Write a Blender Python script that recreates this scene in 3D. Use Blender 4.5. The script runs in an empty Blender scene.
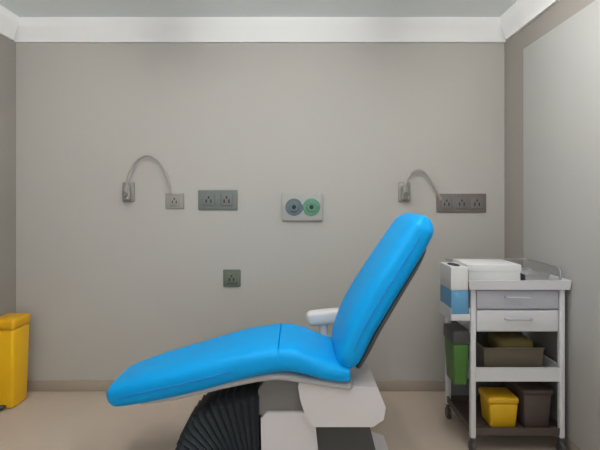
import bpy, bmesh, math
from mathutils import Vector, Matrix

C = bpy.context.scene.collection
PI = math.pi

# ------------------------------------------------------------------ materials
def lin(c):
    return tuple(((v/12.92) if v <= 0.04045 else ((v+0.055)/1.055)**2.4) for v in c)

def mat(name, rgb, rough=0.5, metal=0.0, noise=0.0, scale=8.0, bump=0.0, bump_scale=120.0,
        coat=0.0, trans=0.0, emit=0.0):
    m = bpy.data.materials.new(name)
    m.use_nodes = True
    nt = m.node_tree
    b = nt.nodes['Principled BSDF']
    col = lin(tuple(v/255 for v in rgb))
    b.inputs['Base Color'].default_value = (*col, 1)
    b.inputs['Roughness'].default_value = rough
    b.inputs['Metallic'].default_value = metal
    b.inputs['Coat Weight'].default_value = coat
    b.inputs['Transmission Weight'].default_value = trans
    if emit:
        b.inputs['Emission Color'].default_value = (*col, 1)
        b.inputs['Emission Strength'].default_value = emit
    tc = nt.nodes.new('ShaderNodeTexCoord')
    if noise:
        n = nt.nodes.new('ShaderNodeTexNoise')
        n.inputs['Scale'].default_value = scale
        n.inputs['Detail'].default_value = 4
        r = nt.nodes.new('ShaderNodeMixRGB')
        r.inputs[1].default_value = (*[v*(1-noise) for v in col], 1)
        r.inputs[2].default_value = (*[min(1, v*(1+noise)) for v in col], 1)
        nt.links.new(tc.outputs['Object'], n.inputs['Vector'])
        nt.links.new(n.outputs['Fac'], r.inputs[0])
        nt.links.new(r.outputs[0], b.inputs['Base Color'])
    if bump:
        n2 = nt.nodes.new('ShaderNodeTexNoise')
        n2.inputs['Scale'].default_value = bump_scale
        n2.inputs['Detail'].default_value = 3
        bp = nt.nodes.new('ShaderNodeBump')
        bp.inputs['Strength'].default_value = bump
        bp.inputs['Distance'].default_value = 0.002
        nt.links.new(tc.outputs['Object'], n2.inputs['Vector'])
        nt.links.new(n2.outputs['Fac'], bp.inputs['Height'])
        nt.links.new(bp.outputs['Normal'], b.inputs['Normal'])
    return m

M = {}
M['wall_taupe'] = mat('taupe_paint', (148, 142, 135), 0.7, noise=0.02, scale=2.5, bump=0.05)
M['wall'] = mat('wall_paint', (179, 175, 168), 0.75, noise=0.015, scale=2.5, bump=0.05)
M['ceiling'] = mat('ceiling_paint', (240, 245, 245), 0.85, noise=0.01, scale=3, bump=0.04)
M['cornice'] = mat('cornice_paint', (238, 238, 236), 0.55)
M['band'] = mat('board_paint', (176, 175, 171), 0.5, noise=0.015, scale=2)
M['floor'] = mat('beige_vinyl_floor', (190, 174, 158), 0.5, noise=0.05, scale=9, bump=0.03)
M['skirting'] = mat('beige_skirting', (166, 154, 140), 0.5)
M['vinyl'] = mat('blue_vinyl', (0, 152, 220), 0.5, noise=0.03, scale=5, bump=0.06, bump_scale=260)
M['vinyl'].node_tree.nodes['Principled BSDF'].inputs['Specular IOR Level'].default_value = 0.18
M['piping'] = mat('blue_piping', (6, 120, 196), 0.45)
M['white_plastic'] = mat('white_plastic', (206, 202, 203), 0.38, coat=0.1)
M['grey_plastic'] = mat('grey_plastic', (172, 170, 170), 0.45)
M['mid_grey'] = mat('mid_grey_plastic', (112, 111, 109), 0.5)
M['dark_grey'] = mat('dark_grey_plastic', (66, 66, 66), 0.5)
M['black_rubber'] = mat('black_rubber', (34, 41, 47), 0.55)
M['pad'] = mat('pale_grey_pad', (218, 212, 204), 0.5, bump=0.05)
M['steel'] = mat('brushed_steel', (190, 190, 192), 0.32, metal=1.0, noise=0.04, scale=30)
M['cart_white'] = mat('cart_white', (206, 206, 208), 0.4)
M['cart_lilac'] = mat('cart_lilac_grey', (176, 177, 186), 0.42)
M['yellow'] = mat('yellow_plastic', (236, 182, 8), 0.42, noise=0.02)
M['yellow_dark'] = mat('yellow_lid', (226, 168, 6), 0.4)
M['amber'] = mat('amber_yellow', (214, 168, 26), 0.42)
M['green'] = mat('green_plastic', (60, 104, 38), 0.45, noise=0.05)
M['blue_card'] = mat('blue_card', (92, 148, 186), 0.6)
M['white_card'] = mat('white_card', (218, 218, 216), 0.65)
M['olive'] = mat('olive_cloth', (112, 100, 58), 0.9, noise=0.12, scale=60, bump=0.3)
M['brown_dark'] = mat('dark_brown_plastic', (74, 62, 57), 0.55)
M['basket'] = mat('brown_basket', (94, 86, 70), 0.6)
M['plate_grey'] = mat('socket_plate_grey', (146, 142, 135), 0.5)
M['plate_pale'] = mat('socket_plate_pale', (168, 166, 160), 0.45)
M['slate'] = mat('slate_grey', (104, 110, 107), 0.5)
M['taupe'] = mat('taupe_plate', (112, 102, 97), 0.5)
M['teal_green'] = mat('outlet_green', (88, 140, 112), 0.5)
M['teal_slate'] = mat('outlet_slate', (92, 108, 114), 0.5)
M['moss'] = mat('moss_grey_plate', (98, 106, 92), 0.5)
M['hole'] = mat('socket_hole', (36, 36, 36), 0.7)
M['hose'] = mat('grey_hose', (158, 154, 147), 0.45)
M['lamp_tube'] = mat('lamp_tube', (253, 253, 252), 0.4, emit=54.0)
M['lamp_white'] = mat('lamp_housing', (235, 235, 233), 0.5)

# ------------------------------------------------------------------ helpers
def bm_box(bm, lo, hi, bev=0.0, seg=2):
    cx = [(a+b)/2 for a, b in zip(lo, hi)]
    s = [abs(b-a) for a, b in zip(lo, hi)]
    r = bmesh.ops.create_cube(bm, size=1.0)
    vs = r['verts']
    bmesh.ops.scale(bm, vec=s, verts=vs)
    bmesh.ops.translate(bm, vec=cx, verts=vs)
    if bev > 0:
        es = list({e for v in vs for e in v.link_edges})
        bmesh.ops.bevel(bm, geom=es, offset=bev, segments=seg, profile=0.5, affect='EDGES')
    return bm

def box(lo, hi, bev=0.0, seg=2):
    return bm_box(bmesh.new(), lo, hi, bev, seg)

def bm_cyl(bm, p0, p1, r0, r1=None, n=24, bev=0.0):
    p0, p1 = Vector(p0), Vector(p1)
    r1 = r0 if r1 is None else r1
    d = p1-p0
    q = d.to_track_quat('Z', 'Y').to_matrix().to_4x4()
    rings = []
    prof = [(0, max(r0-bev, 1e-4)), (bev, r0), (d.length-bev, r1), (d.length, max(r1-bev, 1e-4))] if bev else [(0, r0), (d.length, r1)]
    for z, r in prof:
        rings.append([bm.verts.new(p0 + (q @ Vector((r*math.cos(2*PI*i/n), r*math.sin(2*PI*i/n), z)))) for i in range(n)])
    for a, b in zip(rings, rings[1:]):
        for i in range(n):
            bm.faces.new((a[i], a[(i+1) % n], b[(i+1) % n], b[i]))
    bm.faces.new(rings[0][::-1]); bm.faces.new(rings[-1])
    return bm

def cyl(p0, p1, r0, r1=None, n=24, bev=0.0):
    return bm_cyl(bmesh.new(), p0, p1, r0, r1, n, bev)

def smooth_path(pts, k=8):
    P = [Vector(p) for p in pts]
    if len(P) < 3: return P
    Q = [2*P[0]-P[1]] + P + [2*P[-1]-P[-2]]
    out = []
    for i in range(1, len(Q)-2):
        for j in range(k):
            t = j/k
            a, b, c, d = Q[i-1], Q[i], Q[i+1], Q[i+2]
            out.append(0.5*((2*b)+(c-a)*t+(2*a-5*b+4*c-d)*t*t+(3*b-a-3*c+d)*t**3))
    out.append(P[-1])
    return out

def bm_tube(bm, pts, r, n=12, smooth=True):
    P = smooth_path(pts) if smooth else [Vector(p) for p in pts]
    rings = []
    up = None
    for i, p in enumerate(P):
        t = (P[min(i+1, len(P)-1)]-P[max(i-1, 0)]).normalized()
        if up is None:
            up = Vector((0, 1, 0)) if abs(t.y) < 0.9 else Vector((1, 0, 0))
        u = (up - t*up.dot(t)).normalized(); w = t.cross(u); up = u
        rings.append([bm.verts.new(p + r*(math.cos(2*PI*j/n)*u + math.sin(2*PI*j/n)*w)) for j in range(n)])
    for a, b in zip(rings, rings[1:]):
        for j in range(n):
            bm.faces.new((a[j], a[(j+1) % n], b[(j+1) % n], b[j]))
    bm.faces.new(rings[0][::-1]); bm.faces.new(rings[-1])
    return bm

def tube(pts, r, n=12, smooth=True):
    return bm_tube(bmesh.new(), pts, r, n, smooth)

def lathe(prof, n=32, origin=(0, 0, 0)):
    """prof: list of (radius, z)"""
    bm = bmesh.new(); o = Vector(origin); rings = []
    for r, z in prof:
        rings.append([bm.verts.new(o+Vector((r*math.cos(2*PI*i/n), r*math.sin(2*PI*i/n), z))) for i in range(n)])
    for a, b in zip(rings, rings[1:]):
        for i in range(n):
            bm.faces.new((a[i], a[(i+1) % n], b[(i+1) % n], b[i]))
    bm.faces.new(rings[0][::-1]); bm.faces.new(rings[-1])
    return bm

def pad(stations, yc, round_len=0.04, expo=5.0, n=40, sub=12, off=0.0, tscale=1.0, wadd=0.0, end_len=None):
    """Upholstered pad: stations (x, z, thickness, half width) along a path in XZ; rounded-rectangle
    section across Y, rounded ends.  off shifts along the normal (for shells)."""
    V = smooth_path([(s[0], s[1], 0) for s in stations], sub)
    W = smooth_path([(s[2], s[3], 0) for s in stations], sub)
    N = len(V)
    L = [0.0]
    for a, b in zip(V, V[1:]): L.append(L[-1]+(b-a).length)
    # extra rings at both ends
    samples = []
    for i in range(N):
        samples.append((V[i], W[i].x*tscale, W[i].y+wadd, L[i]))
    bm = bmesh.new(); rings = []
    for i, (p, t, w, l) in enumerate(samples):
        tan = (V[min(i+1, N-1)]-V[max(i-1, 0)]).normalized()
        nor = Vector((-tan.y, tan.x, 0))
        e, rl = l, round_len
        if L[-1]-l < l: e, rl = L[-1]-l, end_len or round_len
        f = 1.0 if e >= rl else math.sqrt(max(0.0, 1-(1-e/rl)**2))
        f = max(f, 0.02)
        ft = 0.15+0.85*f; fw = 1-(1-f)*min(1, rl*1.0/w)
        c = p + nor*off
        ring = []
        for k in range(n):
            a = 2*PI*k/n
            ca, sa = math.cos(a), math.sin(a)
            yy = math.copysign(abs(ca)**(2/expo), ca)*w*fw
            tt = math.copysign(abs(sa)**(2/3.2), sa)*t/2*ft
            q = c + nor*tt
            ring.append(bm.verts.new((q.x, yc+yy, q.y)))
        rings.append(ring)
    for a, b in zip(rings, rings[1:]):
        for k in range(n):
            bm.faces.new((a[k], a[(k+1) % n], b[(k+1) % n], b[k]))
    bm.faces.new(rings[0][::-1]); bm.faces.new(rings[-1])
    return bm

def prism_y(poly, y0, y1, bev=0.0):
    """polygon in XZ extruded along Y"""
    bm = bmesh.new()
    a = [bm.verts.new((x, y0, z)) for x, z in poly]
    b = [bm.verts.new((x, y1, z)) for x, z in poly]
    n = len(poly)
    bm.faces.new(a); bm.faces.new(b[::-1])
    for i in range(n):
        bm.faces.new((a[i], b[i], b[(i+1) % n], a[(i+1) % n]))
    if bev:
        es = [e for e in bm.edges if len(e.link_faces) == 2 and e.calc_face_angle(0) > 0.5]
        bmesh.ops.bevel(bm, geom=es, offset=bev, segments=3, profile=0.5, affect='EDGES')
    return bm

def rect_ring(bm, z0, z1, outer0, outer1, wall):
    """open tapered tub: outer0/outer1 = (x0,x1,y0,y1) at bottom/top"""
    def ring(r, z): return [bm.verts.new(v) for v in ((r[0], r[2], z), (r[1], r[2], z), (r[1], r[3], z), (r[0], r[3], z))]
    ins = lambda r: (r[0]+wall, r[1]-wall, r[2]+wall, r[3]-wall)
    o0, o1 = ring(outer0, z0), ring(outer1, z1)
    i1, i0 = ring(ins(outer1), z1), ring(ins(outer0), z0+wall)
    for a, b in ((o0, o1), (o1, i1), (i1, i0)):
        for k in range(4):
            bm.faces.new((a[k], a[(k+1) % 4], b[(k+1) % 4], b[k]))
    bm.faces.new(o0[::-1]); bm.faces.new(i0)
    return bm

def obj(name, bm, m, parent=None, smooth=None):
    bmesh.ops.recalc_face_normals(bm, faces=bm.faces)
    for f in bm.faces: f.smooth = True
    for e in bm.edges:
        if len(e.link_faces) == 2 and e.calc_face_angle(0) > 0.6: e.smooth = False
    me = bpy.data.meshes.new(name); bm.to_mesh(me); bm.free()
    o = bpy.data.objects.new(name, me); C.objects.link(o)
    me.materials.append(m)
    if parent is not None:
        o.parent = parent
        p = Vector((0, 0, 0)); q = parent
        while q is not None:
            p += q.location; q = q.parent
        o.location = -p if parent.type == 'EMPTY' else (0, 0, 0)   # parts are written in world coordinates
    return o

def thing(name, label, cat, loc, group=None):
    o = bpy.data.objects.new(name, None); C.objects.link(o)
    o.location = loc; o.empty_display_size = 0.1
    o['label'] = label; o['category'] = cat
    if group: o['group'] = group
    return o

def tag(o, label, cat, group=None):
    o['label'] = label; o['category'] = cat
    if group: o['group'] = group
    return o

def struct(name, bm, m, label):
    o = obj(name, bm, m); o['kind'] = 'structure'; o['label'] = label; o['category'] = name.split('_')[0]
    return o

# ------------------------------------------------------------------ the room
XL, XR = -2.07, 1.49        # left and right walls
YB, Y0 = 3.28, -1.3          # back wall, room's open rear
H = 2.70
T = 0.12
struct('floor', box((XL-T, Y0, -0.1), (XR+T, YB+T, 0)), M['floor'], 'beige vinyl floor of the treatment room')
struct('ceiling', box((XL-T, Y0, H), (XR+T, YB+T, H+0.1)), M['ceiling'], 'pale grey painted ceiling')
struct('wall_back', box((XL-T, YB, 0), (XR+T, YB+T, H)), M['wall'], 'warm grey back wall behind the blue chair')
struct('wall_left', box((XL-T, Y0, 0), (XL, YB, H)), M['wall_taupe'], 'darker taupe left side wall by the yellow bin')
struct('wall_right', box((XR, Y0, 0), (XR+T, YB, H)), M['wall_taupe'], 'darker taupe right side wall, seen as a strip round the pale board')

def cornice_profile(h, d):
    return [(0, 0), (0, -h), (d*0.35, -h), (d*0.45, -h*0.86), (d*0.8, -h*0.45), (d, -h*0.3), (d, 0)]
def cornice_back():
    bm = bmesh.new()
    pr = cornice_profile(0.165, 0.06)
    a = [bm.verts.new((XL, YB-p, H+q)) for p, q in pr]
    b = [bm.verts.new((XR, YB-p, H+q)) for p, q in pr]
    n = len(pr); bm.faces.new(a); bm.faces.new(b[::-1])
    for i in range(n): bm.faces.new((a[i], b[i], b[(i+1) % n], a[(i+1) % n]))
    return bm
def cornice_side(x, sg):
    bm = bmesh.new()
    pr = cornice_profile(0.165, 0.06)
    a = [bm.verts.new((x+sg*p, Y0, H+q)) for p, q in pr]
    b = [bm.verts.new((x+sg*p, YB-0.06, H+q)) for p, q in pr]
    n = len(pr); bm.faces.new(a); bm.faces.new(b[::-1])
    for i in range(n): bm.faces.new((a[i], b[i], b[(i+1) % n], a[(i+1) % n]))
    return bm
struct('trim_1', cornice_back(), M['cornice'], 'white cornice along the top of the back wall')
struct('trim_2', cornice_side(XL, 1), M['cornice'], 'white cornice along the top of the left wall')
struct('trim_3', cornice_side(XR, -1), M['cornice'], 'white cornice along the top of the right wall')
struct('trim_4', box((XR-0.02, Y0, 0.08), (XR, 2.965, 2.385), 0.004), M['band'], 'large pale board lining the right wall behind the trolley')
struct('baseboard_back', box((XL+0.012, YB-0.014, 0), (XR-0.012, YB, 0.08), 0.004), M['skirting'], 'low beige skirting along the back wall')
struct('baseboard_left', box((XL, Y0, 0), (XL+0.012, YB, 0.08), 0.004), M['skirting'], 'low beige skirting along the left wall')
struct('baseboard_right', box((XR-0.012, Y0, 0), (XR, YB, 0.08), 0.004), M['skirting'], 'low beige skirting along the right wall')

# ------------------------------------------------------------------ ceiling lights (out of frame, they light the room)
def batten(x, label):
    y0, y1 = 0.4, 2.5
    t = thing('batten_light', label, 'ceiling light', (x, (y0+y1)/2, H), 'ceiling battens')
    obj('housing', box((x-0.06, y0, H-0.05), (x+0.06, y1, H), 0.008), M['lamp_white'], t)
    obj('tube', cyl((x, y0+0.04, H-0.10), (x, y1-0.04, H-0.10), 0.02, n=16), M['lamp_tube'], t)
    for yy in (y0+0.02, y1-0.05):
        obj('tube_holder', box((x-0.022, yy, H-0.12), (x+0.022, yy+0.03, H-0.05), 0.004), M['lamp_white'], t)
batten(-0.95, 'white batten light on the ceiling, nearer the left wall')
batten(0.65, 'white batten light on the ceiling, nearer the right wall')

# ------------------------------------------------------------------ the blue treatment chair
YC = 2.35
ch = thing('treatment_chair', 'bright blue reclining treatment chair with white base in the middle of the room', 'treatment chair', (0.02, YC, 0))
leg = [(-0.96, 0.412, 0.085, 0.155), (-0.90, 0.430, 0.12, 0.18), (-0.75, 0.471, 0.145, 0.205), (-0.5, 0.537, 0.15, 0.235), (-0.28, 0.599, 0.145, 0.248), (-0.08, 0.636, 0.135, 0.25)]
seat = [(-0.112, 0.633, 0.134, 0.25), (-0.03, 0.627, 0.13, 0.25), (0.05, 0.604, 0.115, 0.25), (0.14, 0.575, 0.10, 0.25), (0.24, 0.562, 0.09, 0.245)]
back = [(0.205, 0.575, 0.09, 0.235), (0.243, 0.66, 0.13, 0.25), (0.300, 0.79, 0.15, 0.25), (0.392, 0.945, 0.155, 0.247), (0.505, 1.12, 0.15, 0.240), (0.578, 1.235, 0.14, 0.23), (0.622, 1.31, 0.12, 0.205)]
lg = obj('leg_rest', pad(leg, YC, 0.055, end_len=0.006), M['vinyl'], ch)
st = obj('seat', pad(seat, YC, 0.012), M['vinyl'], ch)
bk = obj('backrest', pad(back, YC, 0.075), M['vinyl'], ch)
# stitched piping round each pad's edge
def edge_line(stations, yc, side, off):
    V = smooth_path([(s[0], s[1], 0) for s in stations], 6)
    W = smooth_path([(s[2], s[3], 0) for s in stations], 6)
    out = []
    for i in range(1, len(V)-1):
        tan = (V[i+1]-V[i-1]).normalized(); nor = Vector((-tan.y, tan.x, 0))
        c = V[i]+nor*(W[i].x*off)
        out.append((c.x, yc+side*(W[i].y*1.0), c.y))
    return out
for st_, par in ((leg, lg), (back, bk)):
    for sd in (-1, 1):
        p = obj('piping', bm_tube(bmesh.new(), edge_line(st_[1:-1], YC, sd, 0.0), 0.0035, 8, False), M['piping'], ch)
        p.parent = par; p.location = (0, 0, 0)
# shells under the cushions
obj('seat_shell', pad([(-0.80, 0.392, 0.03, 0.15), (-0.6, 0.439, 0.045, 0.19), (-0.35, 0.507, 0.05, 0.21), (-0.12, 0.549, 0.05, 0.22), (0.05, 0.527, 0.05, 0.22), (0.26, 0.497, 0.05, 0.22)], YC, 0.03), M['grey_plastic'], ch)
obj('back_shell', pad([(0.275, 0.575, 0.03, 0.20), (0.323, 0.665, 0.035, 0.21), (0.378, 0.77, 0.035, 0.21), (0.467, 0.915, 0.035, 0.2), (0.565, 1.065, 0.03, 0.18), (0.622, 1.16, 0.02, 0.15)], YC, 0.03), M['dark_grey'], ch)
# far armrest
ar = obj('armrest', pad([(0.035, 0.685, 0.06, 0.034), (0.07, 0.69, 0.082, 0.040), (0.18, 0.70, 0.085, 0.042), (0.30, 0.71, 0.08, 0.042), (0.36, 0.715, 0.06, 0.034)], YC+0.32, 0.03), M['pad'], ch)
sup = bmesh.new()
bm_tube(sup, [(0.14, YC+0.32, 0.68), (0.14, YC+0.32, 0.62), (0.15, YC+0.30, 0.55), (0.14, YC+0.18, 0.51)], 0.028, 14)
o = obj('armrest_post', sup, M['white_plastic'], ch)
# white under-seat casing
obj('casing', prism_y([(-0.01, 0.50), (0.0, 0.44), (0.03, 0.34), (0.07, 0.305), (0.35, 0.305), (0.40, 0.34), (0.41, 0.40), (0.37, 0.495), (0.2, 0.505), (0.0, 0.53)], YC-0.2, YC+0.2, 0.02), M['white_plastic'], ch)
# pedestal column and base plate on the floor
obj('pedestal', prism_y([(-0.185, 0.05), (-0.19, 0.33), (-0.16, 0.36), (0.03, 0.36), (0.075, 0.30), (0.10, 0.05)], YC-0.17, YC+0.17, 0.02), M['white_plastic'], ch)
obj('lift_arm', prism_y([(-0.20, 0.34), (-0.205, 0.46), (-0.17, 0.51), (0.0, 0.53), (0.05, 0.50), (0.05, 0.34)], YC-0.15, YC+0.15, 0.015), M['mid_grey'], ch)['label'] = 'mid grey lift arm'
obj('lift_column', prism_y([(0.08, 0.05), (0.06, 0.33), (0.33, 0.33), (0.40, 0.05)], YC-0.13, YC+0.13, 0.015), M['dark_grey'], ch)
# black concertina cover over the lift arm
def bellows():
    bm = bmesh.new(); rings = []
    nst = 29
    for i in range(nst):
        u = i/(nst-1)
        a = math.radians(12 + 78*u)                  # sweeps from low at the foot side up to the pedestal
        top = Vector((-0.20 - 0.43*math.cos(a), 0.07 + 0.385*math.sin(a)))
        bot = Vector((-0.20 - 0.16*math.cos(a), 0.05 + 0.02*math.sin(a)))
        pl = 0.0 if i % 2 == 0 else 0.014
        hw = 0.165 - pl
        d = (top-bot).normalized(); top = top - d*pl
        ring = []
        for (p, y) in ((bot, -hw), (top-d*0.03, -hw), (top, -hw+0.035), (top, hw-0.035), (top-d*0.03, hw), (bot, hw)):
            ring.append(bm.verts.new((p.x, YC+y, p.y)))
        rings.append(ring)
    for a, b in zip(rings, rings[1:]):
        for k in range(6):
            bm.faces.new((a[k], a[(k+1) % 6], b[(k+1) % 6], b[k]))
    bm.faces.new(rings[0][::-1]); bm.faces.new(rings[-1])
    return bm
obj('bellows_cover', bellows(), M['black_rubber'], ch)
obj('base_plate', prism_y([(-0.66, 0.0), (-0.66, 0.035), (-0.60, 0.055), (0.42, 0.055), (0.48, 0.035), (0.48, 0.0)], YC-0.24, YC+0.24, 0.01), M['white_plastic'], ch)

# ------------------------------------------------------------------ yellow waste bin at the left
bx0, bx1, by0, by1 = -2.054, -1.895, 2.975, 3.165
wb = thing('waste_bin', 'slim yellow plastic pedal bin standing in the left corner', 'waste bin', ((bx0+bx1)/2, (by0+by1)/2, 0))
def tapered(x0, x1, y0, y1, z0, z1, tp, bev):
    bm = bmesh.new()
    r = bmesh.ops.create_cube(bm, size=1.0)
    for v in r['verts']:
        f = tp if v.co.z < 0 else 0
        v.co = Vector((x0+f if v.co.x < 0 else x1-f, y0+f if v.co.y < 0 else y1-f, z0 if v.co.z < 0 else z1))
    bmesh.ops.bevel(bm, geom=list(bm.edges), offset=bev, segments=3, profile=0.5, affect='EDGES')
    return bm
obj('bin_body', tapered(bx0, bx1, by0, by1, 0.0, 0.53, 0.012, 0.018), M['yellow'], wb)
lid = obj('lid', tapered(bx0-0.004, bx1+0.006, by0-0.008, by1, 0.527, 0.60, -0.001, 0.02), M['yellow_dark'], wb)
obj('hinge', cyl((bx0+0.03, by1+0.008, 0.54), (bx1-0.03, by1+0.008, 0.54), 0.008, n=12), M['yellow_dark'], wb)
obj('pedal', box((-2.015, by0-0.03, 0.012), (-1.95, by0+0.02, 0.03), 0.006), M['dark_grey'], wb)

# ------------------------------------------------------------------ sockets and brackets on the back wall
def at(px, py, y=YB): return ((px-300)*y/450, 1.39-(py-200)*y/450)
def plate(name, px, py, w, h, m, label, cat, d=0.012, group=None):
    x, z = at(px, py)
    t = thing(name, label, cat, (x, YB, z), group)
    obj('faceplate', box((x-w/2, YB-d, z-h/2), (x+w/2, YB, z+h/2), 0.004, 3), m, t)
    return t, x, z
def sock(t, x, z, s, m, d=0.012):
    i = obj('socket', box((x-s/2, YB-d-0.006, z-s/2), (x+s/2, YB-d+0.002, z+s/2), 0.005, 3), m, t)
    bm = bmesh.new()
    for dx, dz, w, h in ((-s*.2, -.1*s, .12*s, .3*s), (s*.2, -.1*s, .12*s, .3*s), (0, .22*s, .14*s, .2*s)):
        bm_box(bm, (x+dx-w/2, YB-d-0.0075, z+dz-h/2), (x+dx+w/2, YB-d-0.005, z+dz+h/2))
    hO = obj('socket_holes', bm, M['hole'], t); hO.parent = i; hO.location = (0, 0, 0)

t, x, z = plate('wall_socket', 175, 201, 0.135, 0.115, M['plate_grey'], 'small plain grey wall socket at the foot of the left hose bracket', 'wall socket', group='sockets on the back wall')
sock(t, x, z, 0.07, M['plate_grey'])
t, x, z = plate('wall_socket', 218, 200, 0.285, 0.145, M['slate'], 'wide dark slate grey double wall socket above the leg rest', 'wall socket', group='sockets on the back wall')
sock(t, x-0.065, z, 0.085, M['slate']); sock(t, x+0.065, z, 0.085, M['mid_grey'])
t, x, z = plate('wall_socket', 232, 278, 0.125, 0.125, M['moss'], 'single square mossy grey socket low on the wall by itself', 'wall socket', group='sockets on the back wall')
sock(t, x, z, 0.075, M['moss'])
t, x, z = plate('wall_socket', 461, 203, 0.36, 0.135, M['taupe'], 'long taupe triple wall socket above the trolley', 'wall socket', group='sockets on the back wall')
for k in (-1, 0, 1): sock(t, x+k*0.11, z, 0.08, M['mid_grey'])
# outlet panel with a slate and a green outlet
t, x, z = plate('gas_outlet_panel', 302, 207, 0.29, 0.20, M['plate_pale'], 'pale wall panel with one slate and one green round outlet, left of the backrest top', 'outlet panel', 0.02)
for dx, m in ((-0.058, 'teal_slate'), (0.068, 'teal_green')):
    oo = obj('outlet', bm_cyl(bm_cyl(bmesh.new(), (x+dx, YB-0.016, z), (x+dx, YB-0.03, z), 0.062, n=32, bev=0.004), (x+dx, YB-0.028, z), (x+dx, YB-0.042, z), 0.036, n=28, bev=0.004), M[m], t)
    oo['label'] = 'green round outlet' if m == 'teal_green' else 'slate round outlet'
    hh = obj('outlet_hole', cyl((x+dx, YB-0.040, z), (x+dx, YB-0.0435, z), 0.015, n=20), M['hole'], t)
    hh.parent = oo; hh.location = (0, 0, 0)

def hose_bracket(px, py, hose_px, label):
    x, z = at(px, py)
    t = thing('hose_bracket', label, 'wall bracket', (x, YB, z), 'hose brackets')
    obj('bracket_plate', box((x-0.045, YB-0.014, z-0.07), (x+0.045, YB, z+0.07), 0.006, 3), M['plate_grey'], t)
    b = obj('valve_body', cyl((x, YB-0.045, z-0.055), (x, YB-0.045, z+0.045), 0.026, 0.022, n=20, bev=0.005), M['plate_grey'], t)
    obj('valve_stem', cyl((x, YB-0.012, z-0.02), (x, YB-0.045, z-0.02), 0.012, n=14), M['steel'], t)
    k = obj('knob', cyl((x, YB-0.068, z-0.02), (x, YB-0.088, z-0.02), 0.017, n=18, bev=0.003), M['mid_grey'], t)
    pts = [(x, YB-0.045, z+0.035)]
    for hx, hy, hd in hose_px:
        X, Z = at(hx, hy); pts.append((X, YB-hd, Z))
    obj('hose', tube(pts, 0.0085, 10), M['hose'], t)
hose_bracket(129, 192, [(131, 176, .045), (138, 162, .04), (149, 156, .035), (160, 162, .03), (168, 178, .03), (172, 194, .02)], 'grey wall bracket with a thin hose arching over, furthest left on the wall')
hose_bracket(404, 192, [(406, 180, .045), (412, 172, .04), (422, 172, .035), (430, 182, .03), (438, 196, .022), (440, 200, .016)], 'grey wall bracket with a hose, above the top of the backrest')

# ------------------------------------------------------------------ trolley at the right
x0, x1, y0, y1 = 0.93, 1.445, 2.45, 2.885
tr = thing('medical_trolley', 'white wheeled medical trolley with drawers and open shelves against the right wall', 'trolley', ((x0+x1)/2, (y0+y1)/2, 0))
pz = 0.09
for xx in (x0, x1-0.03):
    for yy in (y0, y1-0.03):
        obj('post', box((xx, yy, pz), (xx+0.03, yy+0.03, 0.93), 0.006), M['cart_white'], tr)
        cx, cy = xx+0.015, yy+0.015
        w = obj('castor', bm_cyl(bm_cyl(bmesh.new(), (cx-0.012, cy, 0.035), (cx+0.012, cy, 0.035), 0.035, n=20, bev=0.004), (cx, cy, 0.06), (cx, cy, 0.095), 0.012, n=12), M['dark_grey'], tr)
obj('top_tray', rect_ring(bmesh.new(), 0.905, 0.955, (x0-0.015, x1+0.015, y0-0.02, y1+0.005), (x0-0.02, x1+0.02, y0-0.025, y1+0.008), 0.012), M['cart_white'], tr)
rail = bmesh.new()
zr = 1.01
bm_tube(rail, [(x0, y0+0.05, 0.95), (x0, y0+0.05, zr-0.01), (x0, y0+0.07, zr), (x0, y1-0.02, zr), (x0+0.02, y1, zr), (x1-0.02, y1, zr), (x1, y1-0.02, zr), (x1, y0+0.07, zr), (x1, y0+0.05, zr-0.01), (x1, y0+0.05, 0.95)], 0.007, 10, False)
obj('guard_rail', rail, M['steel'], tr)
# drawers
dwb = bmesh.new()
bm_box(dwb, (x0+0.008, y0+0.03, 0.665), (x1-0.008, y1-0.01, 0.905))
obj('drawer_box', dwb, M['cart_white'], tr)
for za, zb, m, lab in ((0.795, 0.898, 'cart_lilac', 'lilac grey drawer'), (0.672, 0.787, 'cart_white', 'white drawer')):
    d = obj('drawer', box((x0+0.034, y0+0.004, za), (x1-0.034, y0+0.034, zb), 0.006, 3), M[m], tr)
    d['label'] = lab
    zc = (za+zb)/2+0.015; xm = (x0+x1)/2
    h = obj('drawer_handle', tube([(xm-0.07, y0+0.006, zc), (xm-0.068, y0-0.016, zc), (xm-0.055, y0-0.02, zc), (xm+0.055, y0-0.02, zc), (xm+0.068, y0-0.016, zc), (xm+0.07, y0+0.006, zc)], 0.006, 10, False), M['cart_lilac'], tr)
    h.parent = d; h.location = (0, 0, 0)
obj('shelf', rect_ring(bmesh.new(), 0.40, 0.475, (x0+0.004, x1-0.004, y0+0.004, y1-0.004), (x0+0.002, x1-0.002, y0+0.002, y1-0.002), 0.01), M['cart_white'], tr)
obj('shelf', rect_ring(bmesh.new(), 0.105, 0.145, (x0+0.004, x1-0.004, y0+0.004, y1-0.004), (x0+0.002, x1-0.002, y0+0.002, y1-0.002), 0.01), M['brown_dark'], tr)['label'] = 'dark brown bottom shelf'
obj('back_panel', box((x0+0.03, y1-0.02, 0.145), (x1-0.03, y1-0.008, 0.665), 0.002), M['mid_grey'], tr)
obj('push_handle', tube([(x0+0.05, y1-0.004, 0.86), (x0+0.05, y1+0.03, 0.87), (x0+0.07, y1+0.045, 0.875), (x1-0.07, y1+0.045, 0.875), (x1-0.05, y1+0.03, 0.87), (x1-0.05, y1-0.004, 0.86)], 0.011, 12, False), M['dark_grey'], tr)

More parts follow.
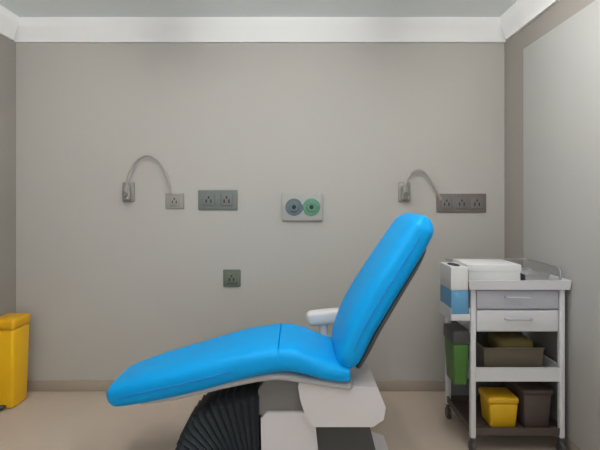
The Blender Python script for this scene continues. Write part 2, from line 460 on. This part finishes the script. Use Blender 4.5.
# on top of the trolley
zt = 0.917
wt = thing('supply_box', 'long low white cardboard box lying on the trolley top, left of the steel dish', 'box', (1.1, 2.67, zt))
obj('box_body', box((0.955, 2.56, zt), (1.255, 2.80, zt+0.10), 0.003), M['white_card'], wt)
obj('box_lid', box((0.951, 2.556, zt+0.065), (1.259, 2.804, zt+0.105), 0.004), M['white_card'], wt)
kd = thing('instrument_dish', 'shallow steel instrument dish on the trolley top, right of the long white box', 'dish', (1.34, 2.65, zt))
obj('dish_body', rect_ring(bmesh.new(), zt, zt+0.05, (1.28, 1.40, 2.55, 2.76), (1.272, 1.408, 2.54, 2.77), 0.004), M['steel'], kd)
obj('dish_rim', tube([(1.272, 2.54, zt+0.05), (1.408, 2.54, zt+0.05), (1.408, 2.77, zt+0.05), (1.272, 2.77, zt+0.05), (1.272, 2.54, zt+0.05)], 0.004, 8, False), M['steel'], kd)

# hung on the trolley's left side
gb = thing('glove_box', 'blue glove box in the holder on the upper left side of the trolley', 'glove box', (0.855, 2.505, 0.755), 'glove boxes on the trolley side')
obj('box_body', box((0.81, 2.41, 0.755), (0.902, 2.60, 0.905), 0.003), M['blue_card'], gb)
obj('end_flap', box((0.822, 2.4075, 0.77), (0.89, 2.4105, 0.89), 0.001), M['blue_card'], gb)
gw = thing('glove_box', 'white glove box stacked on the blue one at the left side of the trolley', 'glove box', (0.855, 2.51, 0.9055), 'glove boxes on the trolley side')
obj('box_body', box((0.81, 2.415, 0.9055), (0.902, 2.605, 1.03), 0.003), M['white_card'], gw)
hl = obj('opening', lathe([(0.055, 0), (0.055, 0.002)], 28), M['hole'], gw)
hl.scale = (0.5, 1.2, 1); hl.location = Vector((0.856, 2.51, 1.0292)) - gw.location
br = bmesh.new()
bm_box(br, (0.804, 2.402, 0.745), (0.904, 2.606, 0.753), 0.002); bm_box(br, (0.804, 2.402, 0.75), (0.808, 2.606, 0.81)); bm_box(br, (0.804, 2.402, 0.75), (0.904, 2.406, 0.78)); bm_box(br, (0.904, 2.402, 0.745), (0.908, 2.606, 0.81)); bm_box(br, (0.904, 2.47, 0.77), (0.932, 2.56, 0.79))
obj('side_holder', br, M['cart_white'], tr)
wk = thing('side_bin', 'narrow green side bin with dark lid hung low on the left of the trolley', 'side bin', (0.87, 2.6, 0.36))
obj('bin_body', tapered(0.838, 0.926, 2.46, 2.62, 0.37, 0.60, 0.010, 0.012), M['green'], wk)
obj('lid', tapered(0.834, 0.929, 2.455, 2.625, 0.598, 0.675, -0.001, 0.012), M['dark_grey'], wk)
# in the trolley's shelves
zs = 0.411
ob = thing('storage_basket', 'olive brown storage basket on the open middle shelf of the trolley', 'basket', (1.2, 2.6, zs))
obj('basket_body', rect_ring(bmesh.new(), zs, zs+0.15, (1.035, 1.35, 2.52, 2.78), (1.025, 1.36, 2.51, 2.79), 0.008), M['basket'], ob)
obj('basket_rim', tube([(1.025, 2.51, zs+0.15), (1.36, 2.51, zs+0.15), (1.36, 2.79, zs+0.15), (1.025, 2.79, zs+0.15), (1.025, 2.51, zs+0.15)], 0.006, 8, False), M['basket'], ob)
fc = obj('folded_cloth', pad([(1.13, zs+0.125, 0.11, 0.09), (1.16, zs+0.13, 0.12, 0.10), (1.24, zs+0.135, 0.13, 0.10), (1.30, zs+0.13, 0.12, 0.10), (1.33, zs+0.125, 0.11, 0.09)], 2.64, 0.03), M['olive'])
tag(fc, 'folded olive cloth lying in the brown basket on the trolley', 'cloth')
zl = 0.1155
sc = thing('sharps_container', 'small yellow sharps container on the bottom shelf of the trolley', 'sharps container', (1.135, 2.57, zl))
obj('container_body', tapered(1.055, 1.215, 2.50, 2.65, zl, zl+0.14, 0.010, 0.012), M['amber'], sc)
obj('lid', tapered(1.047, 1.218, 2.497, 2.653, zl+0.138, zl+0.175, 0.0, 0.012), M['amber'], sc)
db = thing('storage_tub', 'dark brown plastic tub on the trolley bottom shelf, right of the yellow container', 'tub', (1.31, 2.6, zl))
obj('tub_body', tapered(1.24, 1.395, 2.49, 2.76, zl, zl+0.20, 0.010, 0.010), M['brown_dark'], db)
obj('lid', tapered(1.235, 1.40, 2.485, 2.765, zl+0.198, zl+0.222, 0.0, 0.006), M['brown_dark'], db)

# ------------------------------------------------------------------ light, camera, view
w = bpy.data.worlds.new('rear_fill'); bpy.context.scene.world = w  # even fill through the open rear, added to brighten the room frontally
w.use_nodes = True
bg = w.node_tree.nodes['Background']
bg.inputs['Color'].default_value = (0.97, 0.99, 1.0, 1); bg.inputs['Strength'].default_value = 1.1

cam = bpy.data.cameras.new('camera'); co = bpy.data.objects.new('camera', cam); C.objects.link(co)
co.location = (0, 0, 1.39); co.rotation_euler = (PI/2, 0, 0)
cam.sensor_width = 36; cam.lens = 450*36/600
cam.shift_y = -25/600
cam.clip_start = 0.05
bpy.context.scene.camera = co
s = bpy.context.scene
s.view_settings.view_transform = 'Standard'; s.view_settings.look = 'None'
s.view_settings.exposure = 0.0; s.view_settings.gamma = 1.0
s.view_settings.use_curve_mapping = False
